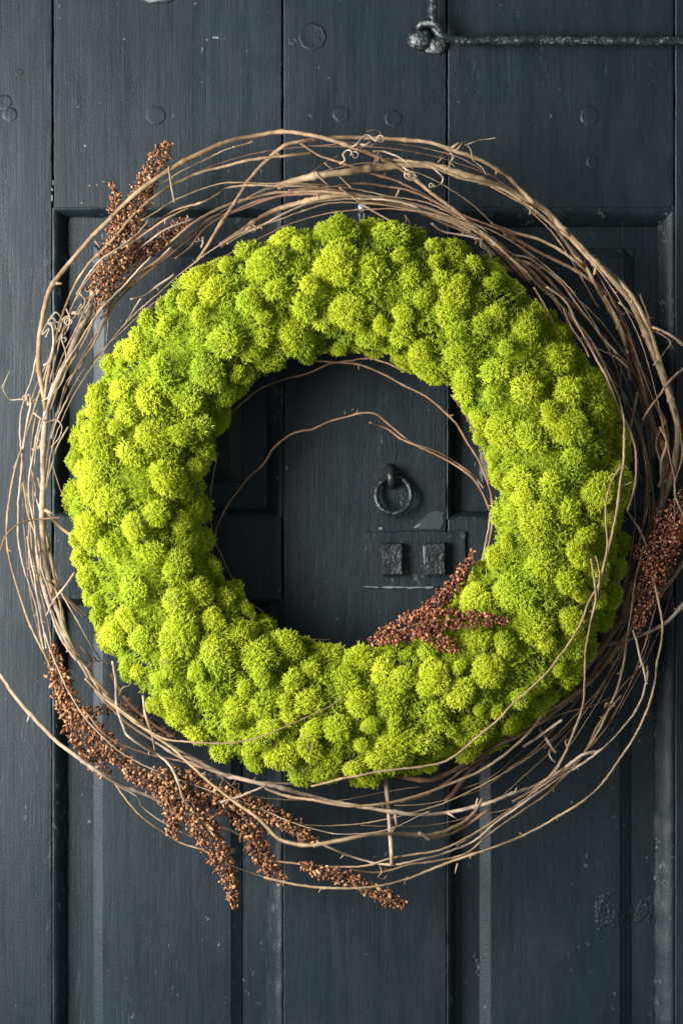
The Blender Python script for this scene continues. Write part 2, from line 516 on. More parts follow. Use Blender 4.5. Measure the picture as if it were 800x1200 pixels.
# ---- ring pull and lock plate
pull = plate('ring_pull', [(440, 556), (452, 549), (468, 551), (484, 562), (489, 582), (480, 602), (462, 609), (444, 604), (434, 586)], 0.9, PAINT_CHIP, bev=0.8, jit=0.8, seed=11)
ring_pts = []
for k in range(41):
    a = -math.pi / 2 + 2 * math.pi * k / 40
    ring_pts.append(P(461 + 20.5 * math.cos(a), 580 + 21.5 * math.sin(a), 0.011 + 0.004 * math.sin(a)))
simple_tube('ring', ring_pts, 0.0034, IRON_DARK, pull, jit=0.05, seed=12)
simple_tube('staple', [P(457, 548, .002), P(457.5, 552, .014), P(458, 560, .020), P(458.5, 566, .014), P(458.5, 569, .003)], 0.0046, IRON_DARK, pull, jit=0.08, seed=13)
lp = plate('lock_plate', [(426, 624), (480, 622), (545, 622), (546, 655), (546, 688), (430, 690)], 3.0, PAINT_CHIP, bev=1.2, jit=0.45, seed=14)
for k, x in enumerate((447, 497)):
    plate('lock_staple', [(x, 636), (x + 24, 635), (x + 24.5, 674), (x + 0.5, 675)], 15, IRON_DARK, parent=lp, bev=2.2, jit=0.35, seed=15 + k)
plate('paint_chip', [(424, 687.4), (450, 686.6), (478, 687.6), (508, 687), (507, 689), (440, 689.4)], 3.8, CHIPMAT, parent=lp, bev=0.4, jit=0.5, seed=18)
plate('scraped_patch', [(482, 619), (492, 611), (500, 602), (508, 598), (519, 600), (520, 611), (516, 620), (500, 621)], 1.2, SCRAPE, bev=0.6, jit=0.8, seed=19)
plate('paint_chip', [(443, 618), (448, 617.5), (447.5, 621), (443.5, 620.5)], 1.8, CHIPMAT, bev=0.4, jit=0.2, seed=20)
plate('paint_chip', [(484, 618), (491, 613.5), (494, 614), (487, 619.5)], 2.0, CHIPMAT, bev=0.3, jit=0.4, seed=21)
plate('paint_chip', [(495.4, 640), (497.4, 640), (497.2, 661), (495.6, 660)], 12.0, CHIPMAT, parent=lp, bev=0.4, jit=0.25, seed=22)
for k, (x, y, w, h) in enumerate([(455, 517, 5, 1.6), (459, 513, 3, 2), (413, 480, 3, 1.4), (404, 483, 1.4, 4), (336, 548, 2, 5), (326, 560, 1.5, 3), (62.5, 214, 1.6, 5), (61, 232, 1.2, 7), (61.5, 222, 1.4, 3), (122, 213, 2.4, 1.2), (105, 218, 1.6, 2.4), (114, 217, 1.2, 1.6), (96, 238, 2, 1.2), (168, 194, 1.6, 1.6), (100, 171, 1.6, 2), (237, 96, 1.6, 2), (146, 46, 2, 1.2), (253, 44, 7, 1.4), (243, 47, 3, 1.2), (110, 306, 1.4, 2), (440, 572, 1.6, 5), (484, 570, 1.2, 4), (452, 546, 3, 1.2)]):
    plate('paint_chip', [(x - w / 2, y - h / 2), (x + w / 2, y - h / 2), (x + w / 2, y + h / 2), (x - w / 2, y + h / 2)], 0.35, CHIPMAT, bev=0.2, jit=0.35, seed=400 + k)
plate('paint_drip', [(446, 505), (456, 502), (463, 512), (466, 530), (462, 548), (450, 549), (444, 530)], 1.0, PAINT_CHIP, bev=0.8, jit=0.5, seed=23)

# ---- open cracks where the moulding has parted from the panel
def crack(x, y0, y1, d, w, seed):
    r = np.random.default_rng(seed)
    n = int((y1 - y0) / 4)
    cx = x + wob(n, 0.5, seed, 4) + wob(n, 0.25, seed + 1, 1)
    ww = np.maximum(0.12, w * (0.5 + 0.8 * np.abs(wob(n, 0.7, seed + 2, 6))))
    ys = np.linspace(y0, y1, n)
    V = []
    for i in range(n):
        for sgn in (-1, 1): V.append(((cx[i] + sgn * ww[i] - 400) / 1000, -d, (600 - ys[i]) / 1000))
    F = [(2 * i, 2 * i + 2, 2 * i + 3, 2 * i + 1) for i in range(n - 1)]
    link('crack', mesh_py('crack', V, F, HOLE), door)
crack(767.8, 800, 985, -0.0184, 0.8, 300)
crack(767.6, 990, 1500, -0.0184, 0.5, 310)
crack(311.8, 1040, 1500, -0.0184, 0.6, 320)
crack(336.5, 1030, 1500, 0.0004, 0.25, 330)

# ---- blistered paint low on the right
V = []; F = []
r = np.random.default_rng(77)
for k in range(260):
    x = r.uniform(700, 766); y = 1076 + r.normal(0, 5.5) - (x - 735) * 0.16
    if x < 716: y = 1070 + r.normal(0, 9)
    rr = r.uniform(1.6, 3.4) * (1.6 if r.uniform() < 0.08 else 1); dd = -19 if x > 741 else (-10 if x < 724 else -10 - 9 * (x - 724) / 17)
    b = len(V)
    for i in range(4):
        ph = math.pi / 2 * i / 3.4
        for s in range(8):
            a = 2 * math.pi * s / 8
            V.append(((x + rr * math.cos(ph) * math.cos(a) - 400) / 1000, -(dd + rr * 0.26 * math.sin(ph)) / 1000, (600 - y + rr * math.cos(ph) * math.sin(a)) / 1000))
    for i in range(3):
        for s in range(8):
            F.append((b + i * 8 + s, b + i * 8 + (s + 1) % 8, b + (i + 1) * 8 + (s + 1) % 8, b + (i + 1) * 8 + s))
    F.append(tuple(b + 24 + s for s in range(8)))
o = link('paint_blister', mesh_py('paint_blister', V, F, PAINT, True), door); o['kind'] = 'stuff'

# ================================================================== hook
hook = empty('wire_hook', P(424, 246, 0.0), 'small grey metal hook with wire loop above the top of the moss', 'hook')
lathe('hook_head', 424, 247, [(2.5, -1), (2.5, 22), (5.2, 24), (5.6, 28), (4.6, 31), (2, 32)], WIRE, 14, 0.02, 2, parent=hook)
simple_tube('wire', [P(421, 250, .026), P(421.5, 256, .036), P(422.5, 266, .05), P(424, 300, .06)], 0.0014, WIRE, hook)
simple_tube('wire', [P(427, 250, .026), P(426.5, 256, .038), P(426, 268, .055), P(425, 300, .06)], 0.0014, WIRE, hook)

# ================================================================== moss wreath
CX, CY = 409, 590
RING, DC = 250.0, 0.078
wreath = empty('moss_wreath', P(CX, CY + 250, 0.01), 'thick round wreath of lime green reindeer moss clumps hanging on the dark door', 'wreath')

def limbs(A, B, ra, rb, sides=3, rng=rng):
    """tapered prisms with a pointed end"""
    n = len(A)
    t = B - A; L = np.linalg.norm(t, axis=1, keepdims=True); t = t / (L + 1e-12)
    ref = np.where(np.abs(t[:, :1]) < 0.8, np.array([[1.0, 0, 0]]), np.array([[0, 1.0, 0]]))
    u = np.cross(t, ref); u /= np.linalg.norm(u, axis=1, keepdims=True); v = np.cross(t, u)
    off = rng.uniform(0, 6.28, (n, 1))
    V = np.zeros((n, 2 * sides + 1, 3))
    for s in range(sides):
        a = off + 2 * math.pi * s / sides
        w = np.cos(a) * u + np.sin(a) * v
        V[:, s] = A + w * ra; V[:, sides + s] = B + w * rb
    V[:, 2 * sides] = B + t * rb * 0.9
    base = (np.arange(n) * (2 * sides + 1))[:, None]
    Q = np.concatenate([base + np.array([[s, (s + 1) % sides, sides + (s + 1) % sides, sides + s]]) for s in range(sides)])
    T = np.concatenate([base + np.array([[sides + s, sides + (s + 1) % sides, 2 * sides]]) for s in range(sides)])
    return V.reshape(-1, 3), Q, T

def tufts(Pn, Nn, h, w, rng):
    """little forked twigs of lichen at points Pn with normals Nn, height h and thickness w"""
    n = len(Pn)
    d0 = Nn + rng.normal(0, 0.28, (n, 3)); d0 /= np.linalg.norm(d0, axis=1, keepdims=True)
    hh = h * rng.uniform(0.75, 1.25, (n, 1))
    A = Pn - d0 * hh * 0.9; B = Pn
    As = [A]; Bs = [B]; ras = [np.full((n, 1), w * 0.9)]; rbs = [np.full((n, 1), w)]
    for k in range(4):
        d = d0 + rng.normal(0, 0.62, (n, 3)); d /= np.linalg.norm(d, axis=1, keepdims=True)
        s0 = B - d0 * hh * rng.uniform(0, 0.35, (n, 1))
        As.append(s0); Bs.append(s0 + d * hh * rng.uniform(0.5, 0.95, (n, 1)))
        ras.append(np.full((n, 1), w * 0.85)); rbs.append(w * rng.uniform(0.55, 1.0, (n, 1)))
    order = np.concatenate([np.arange(n)] * 5)
    V, Q, T = limbs(np.concatenate(As), np.concatenate(Bs), np.concatenate(ras), np.concatenate(rbs), 3, rng)
    return V, Q, T

def fib(n, rng):
    i = np.arange(n) + 0.5
    z = 1 - 2 * i / n; ph = i * 2.399963 + rng.uniform(0, 6.28)
    s = np.sqrt(1 - z * z)
    return np.stack([s * np.cos(ph), s * np.sin(ph), z], 1)

def lump_radius(dirs, C, K, A):
    """cauliflower surface: bumps round the centres C"""
    c = dirs @ C.T
    return 0.80 + (A * np.exp((c - 1) * K)).max(1)

def make_clump(seed, mm, head=False):
    """one lobed head of lichen of about mm millimetres radius; its forked tips keep one real size"""
    r = np.random.default_rng(seed)
    nb = int(r.integers(5, 11))
    C = r.normal(0, 1, (nb, 3)); C[:, 2] = np.abs(C[:, 2]) * 0.8; C /= np.linalg.norm(C, axis=1, keepdims=True)
    K = r.uniform(4, 12, nb); A = r.uniform(0.08, 0.2, nb) if head else r.uniform(0.10, 0.34, nb)
    npt = int(4 * math.pi * mm ** 2 / 2.6 ** 2)
    d = fib(npt, r); d = d + r.normal(0, 0.9 / mm, d.shape); d /= np.linalg.norm(d, axis=1, keepdims=True)
    d = d[d[:, 2] > -0.6]                            # the back of a clump is buried
    rad = lump_radius(d, C, K, A) + r.normal(0, 1.35 / mm, len(d))
    keep = r.uniform(0, 1, len(d)) < 0.93
    d = d[keep]; rad = rad[keep]
    pts = d * rad[:, None]
    V, Q, T = tufts(pts - d * 2.0 / mm, d, 4.4 / mm, 0.52 / mm, r)
    # inner body so one does not see through
    nu, nv = 22, 12
    bv = []
    for i in range(nv + 1):
        th = math.pi * i / nv
        for j in range(nu):
            ph = 2 * math.pi * j / nu
            bv.append((math.sin(th) * math.cos(ph), math.sin(th) * math.sin(ph), math.cos(th)))
    bv = np.array(bv); bv = bv * (lump_radius(bv, C, K, A) - 6.8 / mm)[:, None]
    bq = np.array([(i * nu + j, (i + 1) * nu + j, (i + 1) * nu + (j + 1) % nu, i * nu + (j + 1) % nu) for i in range(nv) for j in range(nu)])
    n0 = len(V)
    return mesh_np('moss_clump', np.vstack([V, bv]), [Q, T, bq + n0], MOSS)

protos = {mm: [make_clump(200 + k + mm * 20, mm) for k in range(c)] for mm, c in ((23, 7), (16, 8))}
heads = [make_clump(700 + k, 12, True) for k in range(7)]

# base ring (the moss laid between the clumps)
def ring_point(th, ph, rm):
    """theta clockwise from the top, phi from the front (0) to outside (+) / inside (-); rm minor radius mm -> world, normal"""
    wobb = 1 + 0.03 * math.sin(3 * th + 1.0) + 0.025 * math.sin(5 * th + 2.2) - 0.11 * math.exp(-((th - 2 * math.pi * round(th / (2 * math.pi))) / 0.7) ** 2) - 0.05 * math.exp(-((th - 4.75) / 0.6) ** 2)
    rr = RING + rm * wobb * math.sin(ph)
    d = DC + rm * 0.92 * math.cos(ph) / 1000
    p = P(CX + rr * math.sin(th), CY - rr * math.cos(th) - (3 if math.cos(th) > 0 else 0) * math.cos(th), d)
    nrm = Vector((math.sin(ph) * math.sin(th), -math.cos(ph), math.sin(ph) * math.cos(th)))
    return p, nrm

r = np.random.default_rng(31)
nu, nv = 120, 28
V0 = []
for i in range(nu):
    for j in range(nv):
        p, nn = ring_point(2 * math.pi * i / nu, 2 * math.pi * j / nv, 47 + 2.0 * math.sin(2 * math.pi * i / nu * 17 + 2 * math.pi * j / nv * 4) + r.normal(0, 1.5))
        if p.y > -0.012: p.y = -0.012
        V0.append(p)
Q0 = np.array([(i * nv + j, i * nv + (j + 1) % nv, ((i + 1) % nu) * nv + (j + 1) % nv, ((i + 1) % nu) * nv + j) for i in range(nu) for j in range(nv)])
Pb = []; Nb = []
for k in range(36000):
    th = r.uniform(0, 2 * math.pi); ph = r.uniform(-1.8, 1.8)
    p, nn = ring_point(th, ph, 69 + 3.2 * math.sin(th * 17 + ph * 4 + 2 * math.sin(th * 5)) + 2.6 * math.sin(th * 41 - ph * 7 + 1) + r.normal(0, 1.8))
    if p.y > -0.014: continue
    Pb.append(p); Nb.append(nn)
V1, Q1, T1 = tufts(np.array(Pb), np.array(Nb), 0.0058, 0.00055, r)
o = link('moss_base', mesh_np('moss_base', np.vstack([np.array(V0), V1]), [Q0, Q1 + len(V0), T1 + len(V0)], MOSS_GREEN), wreath)
o['kind'] = 'stuff'

# clumps: dart throwing, big ones first
placed = []
def try_place(rad, tries, limit, phmax, tight, lift=0.0, spread=0.0):
    for _ in range(tries):
        if len(placed) >= limit: return
        th = r.uniform(0, 2 * math.pi); ph = r.uniform(-phmax, phmax)
        rad_ = rad * r.uniform(0.8, 1.25)
        p, nn = ring_point(th, ph, 82.5 - rad_ * 0.60 + lift + r.uniform(-5.5, 4.5))
        if p.y > -0.022: continue
        if all((p - q).length > (tight * (rad_ + qr) if not (spread and k_ == 'm') else spread * qr) / 1000 for q, _, qr, k_ in placed):
            placed.append((p, nn, rad_, 'h' if spread else 'm'))
try_place(23, 900, 42, 1.6, 0.86)
try_place(17, 5000, 140, 1.85, 0.78)
try_place(13, 9000, 240, 1.85, 0.76)
try_place(10.5, 12000, 300, 1.75, 0.78, 1.5)
print('clumps', len(placed))
for k, (p, nn, rad, kd) in enumerate(placed):
    o = bpy.data.objects.new('moss_clump', (lambda L: L[int(r.integers(0, len(L)))])(protos[min(protos, key=lambda m: abs(m - rad))] if (rad > 15.5 or k % 3 == 0) else heads))
    COL.objects.link(o)
    o.parent = wreath
    o.location = p - wreath.location
    q = nn.to_track_quat('Z', 'Y').to_euler()
    from mathutils import Euler, Quaternion
    qq = nn.to_track_quat('Z', 'Y') @ Quaternion((0, 0, 1), r.uniform(0, 6.28)) @ Quaternion((1, 0, 0), r.normal(0, 0.25))
    o.rotation_euler = qq.to_euler()
    s = rad / 1000 * 1.0
    o.scale = (s * r.uniform(0.88, 1.35), s * r.uniform(0.85, 1.15), s * (r.uniform(0.7, 1.0) if kd == 'm' else r.uniform(0.9, 1.15)))

# ================================================================== vine ring
vines = empty('vine_wreath', P(60, 640, 0.05), 'loose ring of dry brown grapevine twigs and curly tendrils around the moss', 'twig wreath')
vr = np.random.default_rng(9)

def vine(pts, r0, r1=None, kind='t', d=0.06, wig=1.0, nodes=True, name='vine'):
    """pts: (px,py) or (px,py,d m); r in mm"""
    r1 = (r0 if r1 is None else r1) * 0.75
    r0 = r0 * 0.75
    ph = vr.uniform(0, 6.28); fr = vr.uniform(0.6, 1.6)
    q = []
    for i, p in enumerate(pts):
        dd = p[2] if len(p) > 2 else d + 0.012 * math.sin(ph + fr * i)
        q.append(P(p[0], p[1], max(dd, 0.008)))
    c, par = resample(q, 0.0032)
    n = len(c)
    L = np.concatenate([[0], np.cumsum(np.linalg.norm(np.diff(c, axis=0), axis=1))])
    wv = np.stack([wob(n, 0.00030 * wig, int(vr.integers(1e6)), 7) for _ in range(3)], 1)
    c = c + wv
    rad = (r0 + (r1 - r0) * par) / 1000
    rad = rad * (1 + 0.05 * wob(n, 1.0, int(vr.integers(1e6)), 4))
    stubs = []
    if nodes and L[-1] > 0.06:
        x = vr.uniform(0.02, 0.06)
        while x < L[-1] - 0.01:
            rad = rad * (1 + 0.42 * np.exp(-((L - x) / 0.0028) ** 2))
            stubs.append(x)
            x += vr.uniform(0.045, 0.11)
    rad = np.maximum(rad, 0.0005)
    V, Q, caps = tube_arrays(c, rad, 8)
    me = tube_mesh(name, c, rad, BARKS[kind], 8)
    o = link(name, me, vines)
    # short buds at the nodes
    bc = []
    for x in stubs:
        if vr.uniform() < 0.42:
            i = int(np.searchsorted(L, x)); i = min(max(i, 1), n - 2)
            t = c[i + 1] - c[i - 1]; t /= np.linalg.norm(t)
            side = np.cross(t, np.array([0, -1.0, 0])); side /= np.linalg.norm(side) + 1e-9
            if vr.uniform() < 0.5: side = -side
            dirv = side * 1.0 + t * vr.uniform(0.2, 0.9) + np.array([0, -1.0, 0]) * vr.uniform(-.3, .8); dirv /= np.linalg.norm(dirv)
            ln = rad[i] * vr.uniform(2.0, 4.2)
            cc = np.array([c[i], c[i] + dirv * ln * .5, c[i] + dirv * ln])
            rr = np.array([rad[i] * .6, rad[i] * .5, rad[i] * .3])
            b = link('bud', tube_mesh('bud', cc, rr, BARKS[kind], 6), o)
    return o

def tendril(parent, pts, r=0.9, kind='p', d=0.09, curl=None):
    q = [P(p[0], p[1], p[2] if len(p) > 2 else d + 0.004 * math.sin(i * 1.7)) for i, p in enumerate(pts)]
    if curl:                                         # (cx, cy, radius, turns, start angle)
        cx, cy, rr, tn, a0 = curl
        m = int(abs(tn) * 12)
        for k in range(m):
            f = k / m; a = a0 + 2 * math.pi * tn * f; q.append(P(cx + rr * (1 - 0.55 * f) * math.cos(a), cy + rr * (1 - 0.55 * f) * math.sin(a), d + 0.008 * f))
    c, par = resample(q, 0.0018)
    rad = (r + (0.45 - r) * par) / 1000 * (1 + 0.08 * wob(len(c), 1.0, int(vr.integers(1e6)), 3))
    return link('tendril', tube_mesh('tendril', c, np.maximum(rad, 0.0004), BARKS[kind], 6), parent)

#VINES#

# ---- top and upper left
v_outer = vine([(55, 482), (52, 465), (46, 430), (47, 395), (52, 365), (60, 338), (78, 312), (100, 287), (135, 250), (165, 222), (200, 198), (240, 177), (270, 165), (303, 158), (330, 154), (360, 157), (385, 163), (410, 172), (435, 180), (458, 191), (478, 204), (505, 226), (530, 244), (552, 263), (577, 283), (605, 310), (622, 330)], 4.0, 2.6, 't', .085)
v_cross = vine([(232, 305), (245, 285), (262, 258), (277, 235), (292, 211), (310, 190), (325, 177), (334, 170), (350, 166), (372, 162), (405, 160.5), (440, 162), (475, 164), (500, 166.5), (530, 176), (562, 187), (585, 200), (595, 207), (608, 221), (625, 238)], 2.6, 3.4, 't', .075)
v_thick = vine([(326, 218), (350, 211), (378, 205), (402, 202), (430, 198), (460, 195), (500, 193), (525, 199), (552, 207), (582, 217), (610, 230), (634, 243), (662, 272), (690, 300), (720, 331), (740, 356), (752, 382), (765, 415), (778, 446), (788, 478), (793, 500), (793, 522), (788, 552), (778, 583), (768, 612)], 5.4, 4.6, 't', .07)
vine([(437, 177), (455, 179), (475, 189), (484, 198)], 1.6, 1.2, 't', .09)
vine([(452, 187), (475, 188), (510, 197), (532, 206), (560, 213), (590, 222), (612, 236)], 2.3, 2.0, 't', .085)
vine([(100, 385), (112, 368), (135, 342), (158, 318), (180, 299), (200, 283), (225, 262), (250, 248), (280, 236), (310, 228), (340, 225), (375, 224), (405, 227), (432, 230), (460, 233), (480, 238), (510, 247), (535, 258), (562, 273), (577, 287), (592, 303), (612, 325), (622, 331)], 1.8, 3.0, 't', .06)
vine([(118, 374), (140, 350), (170, 322), (200, 298), (228, 275), (245, 256), (270, 249), (300, 236), (335, 229), (365, 227), (395, 229), (430, 236), (465, 240), (495, 250), (520, 262), (545, 272), (570, 291), (600, 320)], 1.6, 2.2, 'b', .05)
vine([(205, 303), (222, 290), (240, 268), (258, 255), (290, 243), (320, 232), (360, 222), (400, 224), (430, 229)], 1.5, 1.6, 'b', .055)
vine([(258, 288), (280, 273), (300, 259), (320, 248), (342, 240), (365, 234), (388, 230), (415, 229), (445, 233), (475, 240), (505, 252), (535, 263), (560, 280), (580, 300)], 4.4, 3.2, 't', .055)
vine([(266, 286), (290, 272), (305, 265), (330, 252), (355, 241), (385, 234.5), (430, 233), (465, 236), (490, 243)], 1.7, 1.6, 'p', .075)
v_drop = vine([(398, 220), (411, 229), (425, 240), (445, 252), (465, 262), (485, 268), (498, 267)], 1.6, 1.3, 't', .085)
v_drop2 = vine([(505, 261), (513, 268), (540, 275), (563, 280)], 1.7, 1.5, 'p', .08)
vine([(140, 300), (160, 282), (180, 264), (200, 249), (215, 243), (240, 236), (255, 228), (265, 221), (282, 218), (330, 218), (375, 219)], 1.5, 1.6, 't', .07)
vine([(338, 224), (390, 218), (420, 215), (450, 218), (478, 223), (510, 237), (533, 249), (560, 259), (590, 270), (605, 277)], 1.7, 1.8, 'b', .06)
vine([(52, 470), (57, 440), (64, 405), (74, 368), (85, 340), (105, 308), (130, 284), (160, 248), (185, 228), (200, 219), (230, 204), (266, 194), (300, 186), (340, 182), (366, 179)], 2.0, 2.2, 't', .08)
vine([(352, 168), (375, 183), (400, 191), (430, 201), (470, 214), (510, 236), (527, 249), (545, 259), (575, 280)], 1.8, 2.2, 'b', .055)
vine([(355, 210), (370, 199), (385, 188), (398, 182)], 1.1, .8, 'b', .045)
vine([(180, 222), (195, 212), (230, 192), (270, 174), (298, 166)], 1.2, 1.0, 't', .075)
vine([(273, 172), (285, 170), (298, 165)], 1.3, 1.5, 'p', .078, nodes=False)
vine([(198, 195, .10), (200, 212, .095), (205, 237, .09)], 1.5, 1.6, 'p', nodes=False)
vine([(370, 202), (378, 210), (386, 218)], 2.0, 1.8, 'p', .085, nodes=False)
vine([(380, 190), (393, 202), (403, 212), (413, 222)], 1.5, 1.3, 't', .07)
vine([(60, 480), (70, 450), (84, 425), (98, 402), (110, 376), (120, 358), (132, 338), (148, 318), (168, 303), (188, 289), (215, 272)], 1.7, 1.6, 't', .075)
vine([(64, 500), (75, 462), (85, 442), (97, 422), (110, 402), (122, 378), (136, 355), (156, 331), (180, 311), (205, 290)], 1.7, 1.5, 't', .065)
v_stem = vine([(110, 342), (105, 361), (95, 386), (83, 414), (72, 436), (62, 458), (55, 479), (52, 510), (51, 545), (50, 585), (50, 620), (53, 650), (58, 680), (63, 702), (71, 724), (82, 753), (104, 788), (121, 812), (145, 834), (175, 857), (205, 877), (238, 896), (262, 907), (292, 915), (322, 921), (356, 931), (388, 939), (420, 945), (452, 950), (480, 954), (505, 954), (528, 951), (548, 947), (572, 941), (600, 930), (627, 921), (650, 908), (668, 894), (684, 884), (702, 880)], 5.0, 2.3, 'p', .085)
vine([(222, 243), (200, 254), (176, 270), (150, 287), (130, 299), (112, 316), (98, 335), (86, 356), (79, 375), (70, 400), (64, 425), (58, 450)], 1.5, 1.4, 't', .09)
vine([(225, 257), (192, 270), (170, 286), (148, 303), (128, 322), (110, 345), (100, 362), (90, 385), (76, 412), (66, 440)], 1.5, 1.4, 'p', .08)
vine([(175, 258), (160, 275), (140, 290), (118, 305), (105, 320), (90, 345)], 1.7, 1.2, 'p', .095)
vine([(200, 290), (185, 305), (160, 322), (148, 335), (132, 352), (125, 372)], 1.5, 1.3, 't', .07)
vine([(100, 420), (92, 432), (82, 444), (75, 456), (70, 478), (62, 500)], 1.6, 1.4, 't', .06)
vine([(205, 321), (181, 338), (167, 348), (153, 350)], 1.7, 1.4, 'p', .10)
vine([(167, 348), (159, 360), (149, 377)], 1.3, 1.1, 'p', .09)
vine([(127, 372), (126, 388), (125, 402)], 1.5, 1.2, 'p', .06, nodes=False)
vine([(128, 405), (118, 414), (100, 432), (88, 450), (77, 472), (67, 494), (60, 515)], 1.5, 1.4, 'p', .07)
vine([(81, 500), (69, 520), (61, 545), (54, 572)], 1.4, 1.2, 'p', .075)
vine([(62, 545), (69, 568), (77, 590)], 1.2, 1.0, 'b', .05)
# ---- left fan
vine([(48, 400), (42, 425), (36, 447), (28, 472), (24, 500), (26, 535), (31, 572), (35, 602), (34, 632), (35, 660), (39, 682), (46, 703), (51, 735), (55, 760)], 1.5, 1.4, 'p', .06)
vine([(62, 410), (50, 450), (40, 480), (28, 520), (18, 550), (12, 583), (8, 618), (9, 640), (13, 660), (18, 680), (25, 703), (36, 733), (48, 758), (57, 776), (64, 800), (67, 830)], 1.7, 1.6, 't', .075)
vine([(38, 470), (31, 500), (26, 545), (22, 590), (22, 635), (28, 662), (35, 686), (42, 706), (46, 732), (52, 762)], 1.6, 1.5, 'p', .07)
vine([(44, 480), (38, 515), (37, 545), (43, 578), (37, 602), (38, 640), (43, 672), (52, 708), (58, 735), (61, 758)], 1.5, 1.4, 't', .06)
vine([(48, 490), (40, 530), (34, 570), (42, 620), (45, 660), (51, 690), (59, 716), (70, 745), (90, 775)], 1.6, 2.0, 'p', .09)
vine([(28, 565), (33, 600), (46, 640), (49, 665), (57, 690), (66, 716), (75, 742)], 1.6, 1.5, 't', .08)
vine([(40, 575), (48, 600), (57, 632), (63, 660), (73, 690), (86, 711), (100, 724)], 1.5, 1.4, 'p', .06)
vine([(53, 595), (63, 609), (84, 628)], 3.0, 2.8, 't', .07)
vine([(88, 671), (75, 688), (62, 705), (55, 722)], 1.5, 1.2, 'p', .10)
vine([(33, 666), (48, 675), (62, 687), (70, 705), (73, 728), (82, 750), (95, 770)], 1.7, 1.5, 't', .095)
vine([(-20, 690), (0, 646), (8, 627), (20, 616), (42, 609), (72, 606)], 1.5, 1.1, 'b', .11)
vine([(62, 680), (75, 700), (92, 730), (106, 755), (118, 772)], 1.3, 1.2, 'p', .05)
vine([(72, 690), (84, 705), (103, 722)], 1.4, 1.3, 't', .05)
vine([(45, 560), (52, 590), (54, 625), (60, 655), (66, 685), (72, 715), (80, 745), (95, 772), (115, 800), (140, 828), (170, 850)], 2.2, 2.0, 't', .07)
# ---- bottom left
v_loose = vine([(-40, 735, .06), (-20, 765, .07), (0, 790, .08), (18, 815, .085), (43, 845, .09), (66, 868, .095), (95, 890, .10), (118, 906, .10), (140, 919, .085), (168, 930, .07), (200, 945, .06), (240, 962, .055), (275, 975, .05), (300, 990, .05)], 3.4, 2.4, 'p')
v_front = vine([(125, 820, .09), (150, 838, .10), (180, 862, .11), (206, 880, .12), (222, 895, .13), (240, 912, .15), (272, 938, .18), (300, 957, .22), (328, 984, .28), (345, 989, .31), (366, 991, .33), (395, 985, .34), (430, 978, .34), (470, 977, .32), (505, 978, .30), (535, 968, .28), (558, 950, .26), (565, 936, .25)], 1.9, 2.4, 't')
vine([(500, 984, .3), (530, 976, .28), (555, 962, .27), (572, 948, .27)], 1.5, 1.8, 'b')
vine([(128, 908), (150, 940), (166, 957), (192, 975), (212, 987), (240, 997), (262, 1010), (300, 1025), (345, 1036)], 1.2, 1.3, 't', .06)
vine([(136, 920), (160, 933), (168, 946), (190, 963), (225, 981)], 1.1, 1.0, 'p', .065)
v_overmoss = vine([(100, 795, .09), (125, 820, .09), (150, 841, .10), (176, 858, .12), (196, 866, .15), (225, 870, .17), (262, 871, .175), (300, 865, .18), (340, 849, .18), (380, 831, .175), (405, 817, .165)], 1.7, 0.9, 't')
vine([(65, 725), (78, 752), (98, 785), (120, 818), (150, 848), (185, 872), (215, 890), (240, 900), (262, 907), (300, 916), (345, 919)], 2.2, 1.8, 'p', .075)
vine([(132, 775), (136, 800), (138, 830), (146, 855), (150, 862), (170, 876), (185, 884), (200, 898), (210, 920), (215, 935), (235, 958), (252, 980)], 2.0, 1.6, 'p', .105)
vine([(168, 815), (171, 840), (178, 860), (182, 880)], 1.8, 1.8, 'p', .10)
vine([(100, 833), (120, 858), (150, 875), (182, 886), (215, 893), (240, 901)], 1.4, 1.3, 'b', .09)
vine([(190, 864), (205, 880), (222, 886), (240, 893)], 1.5, 1.2, 't', .10)
vine([(258, 940, .12), (285, 932, .12), (298, 926, .12), (312, 920, .12)], 2.0, 1.4, 'p')
vine([(215, 885), (245, 900), (265, 916), (290, 935)], 1.2, 1.0, 'b', .06)
vine([(130, 790), (150, 822), (180, 848), (205, 864)], 3.0, 2.4, 'b', .045)
# ---- bottom
v_long = vine([(310, 924), (335, 933), (370, 938), (402, 944), (440, 943), (482, 935), (522, 921), (557, 906), (588, 886), (612, 866), (636, 835), (655, 806), (675, 775), (686, 755), (693, 722), (700, 692, .13), (709, 655, .15), (717, 625, .155), (723, 594, .15), (727, 562, .15), (730, 540, .145), (730.5, 515, .135), (730, 490, .12), (725, 468, .11), (714, 443, .10), (701, 416, .09), (690, 396, .085), (676, 378), (661, 362), (643, 346), (628, 332), (612, 314), (598, 303)], 2.2, 1.8, 't', .09)
v_arch = vine([(728, 546, .155), (717, 562, .16), (711, 580, .165), (709, 610, .165), (711, 640, .165), (706, 667, .165), (698, 690, .165), (690, 705, .165), (680, 730, .165), (668, 752, .165), (652, 774, .165), (637, 792, .165), (615, 813, .165), (600, 825, .165), (580, 846, .16), (556, 866, .155), (532, 886, .15), (520, 893, .145), (500, 897, .145), (470, 901, .145), (430, 907, .145), (395, 914, .14), (365, 922, .12)], 1.4, 1.7, 't')
vine([(692, 655, .165), (696, 680, .166), (697, 705, .166), (690, 735, .16), (686, 760, .15), (684, 800, .13), (682, 830, .11), (671, 860, .10), (661, 884, .09), (650, 904, .085), (630, 921, .08), (600, 940, .08)], 1.3, 2.0, 't')
vine([(697, 650, .165), (702, 672, .167), (700, 700, .165)], 1.0, 1.0, 't')
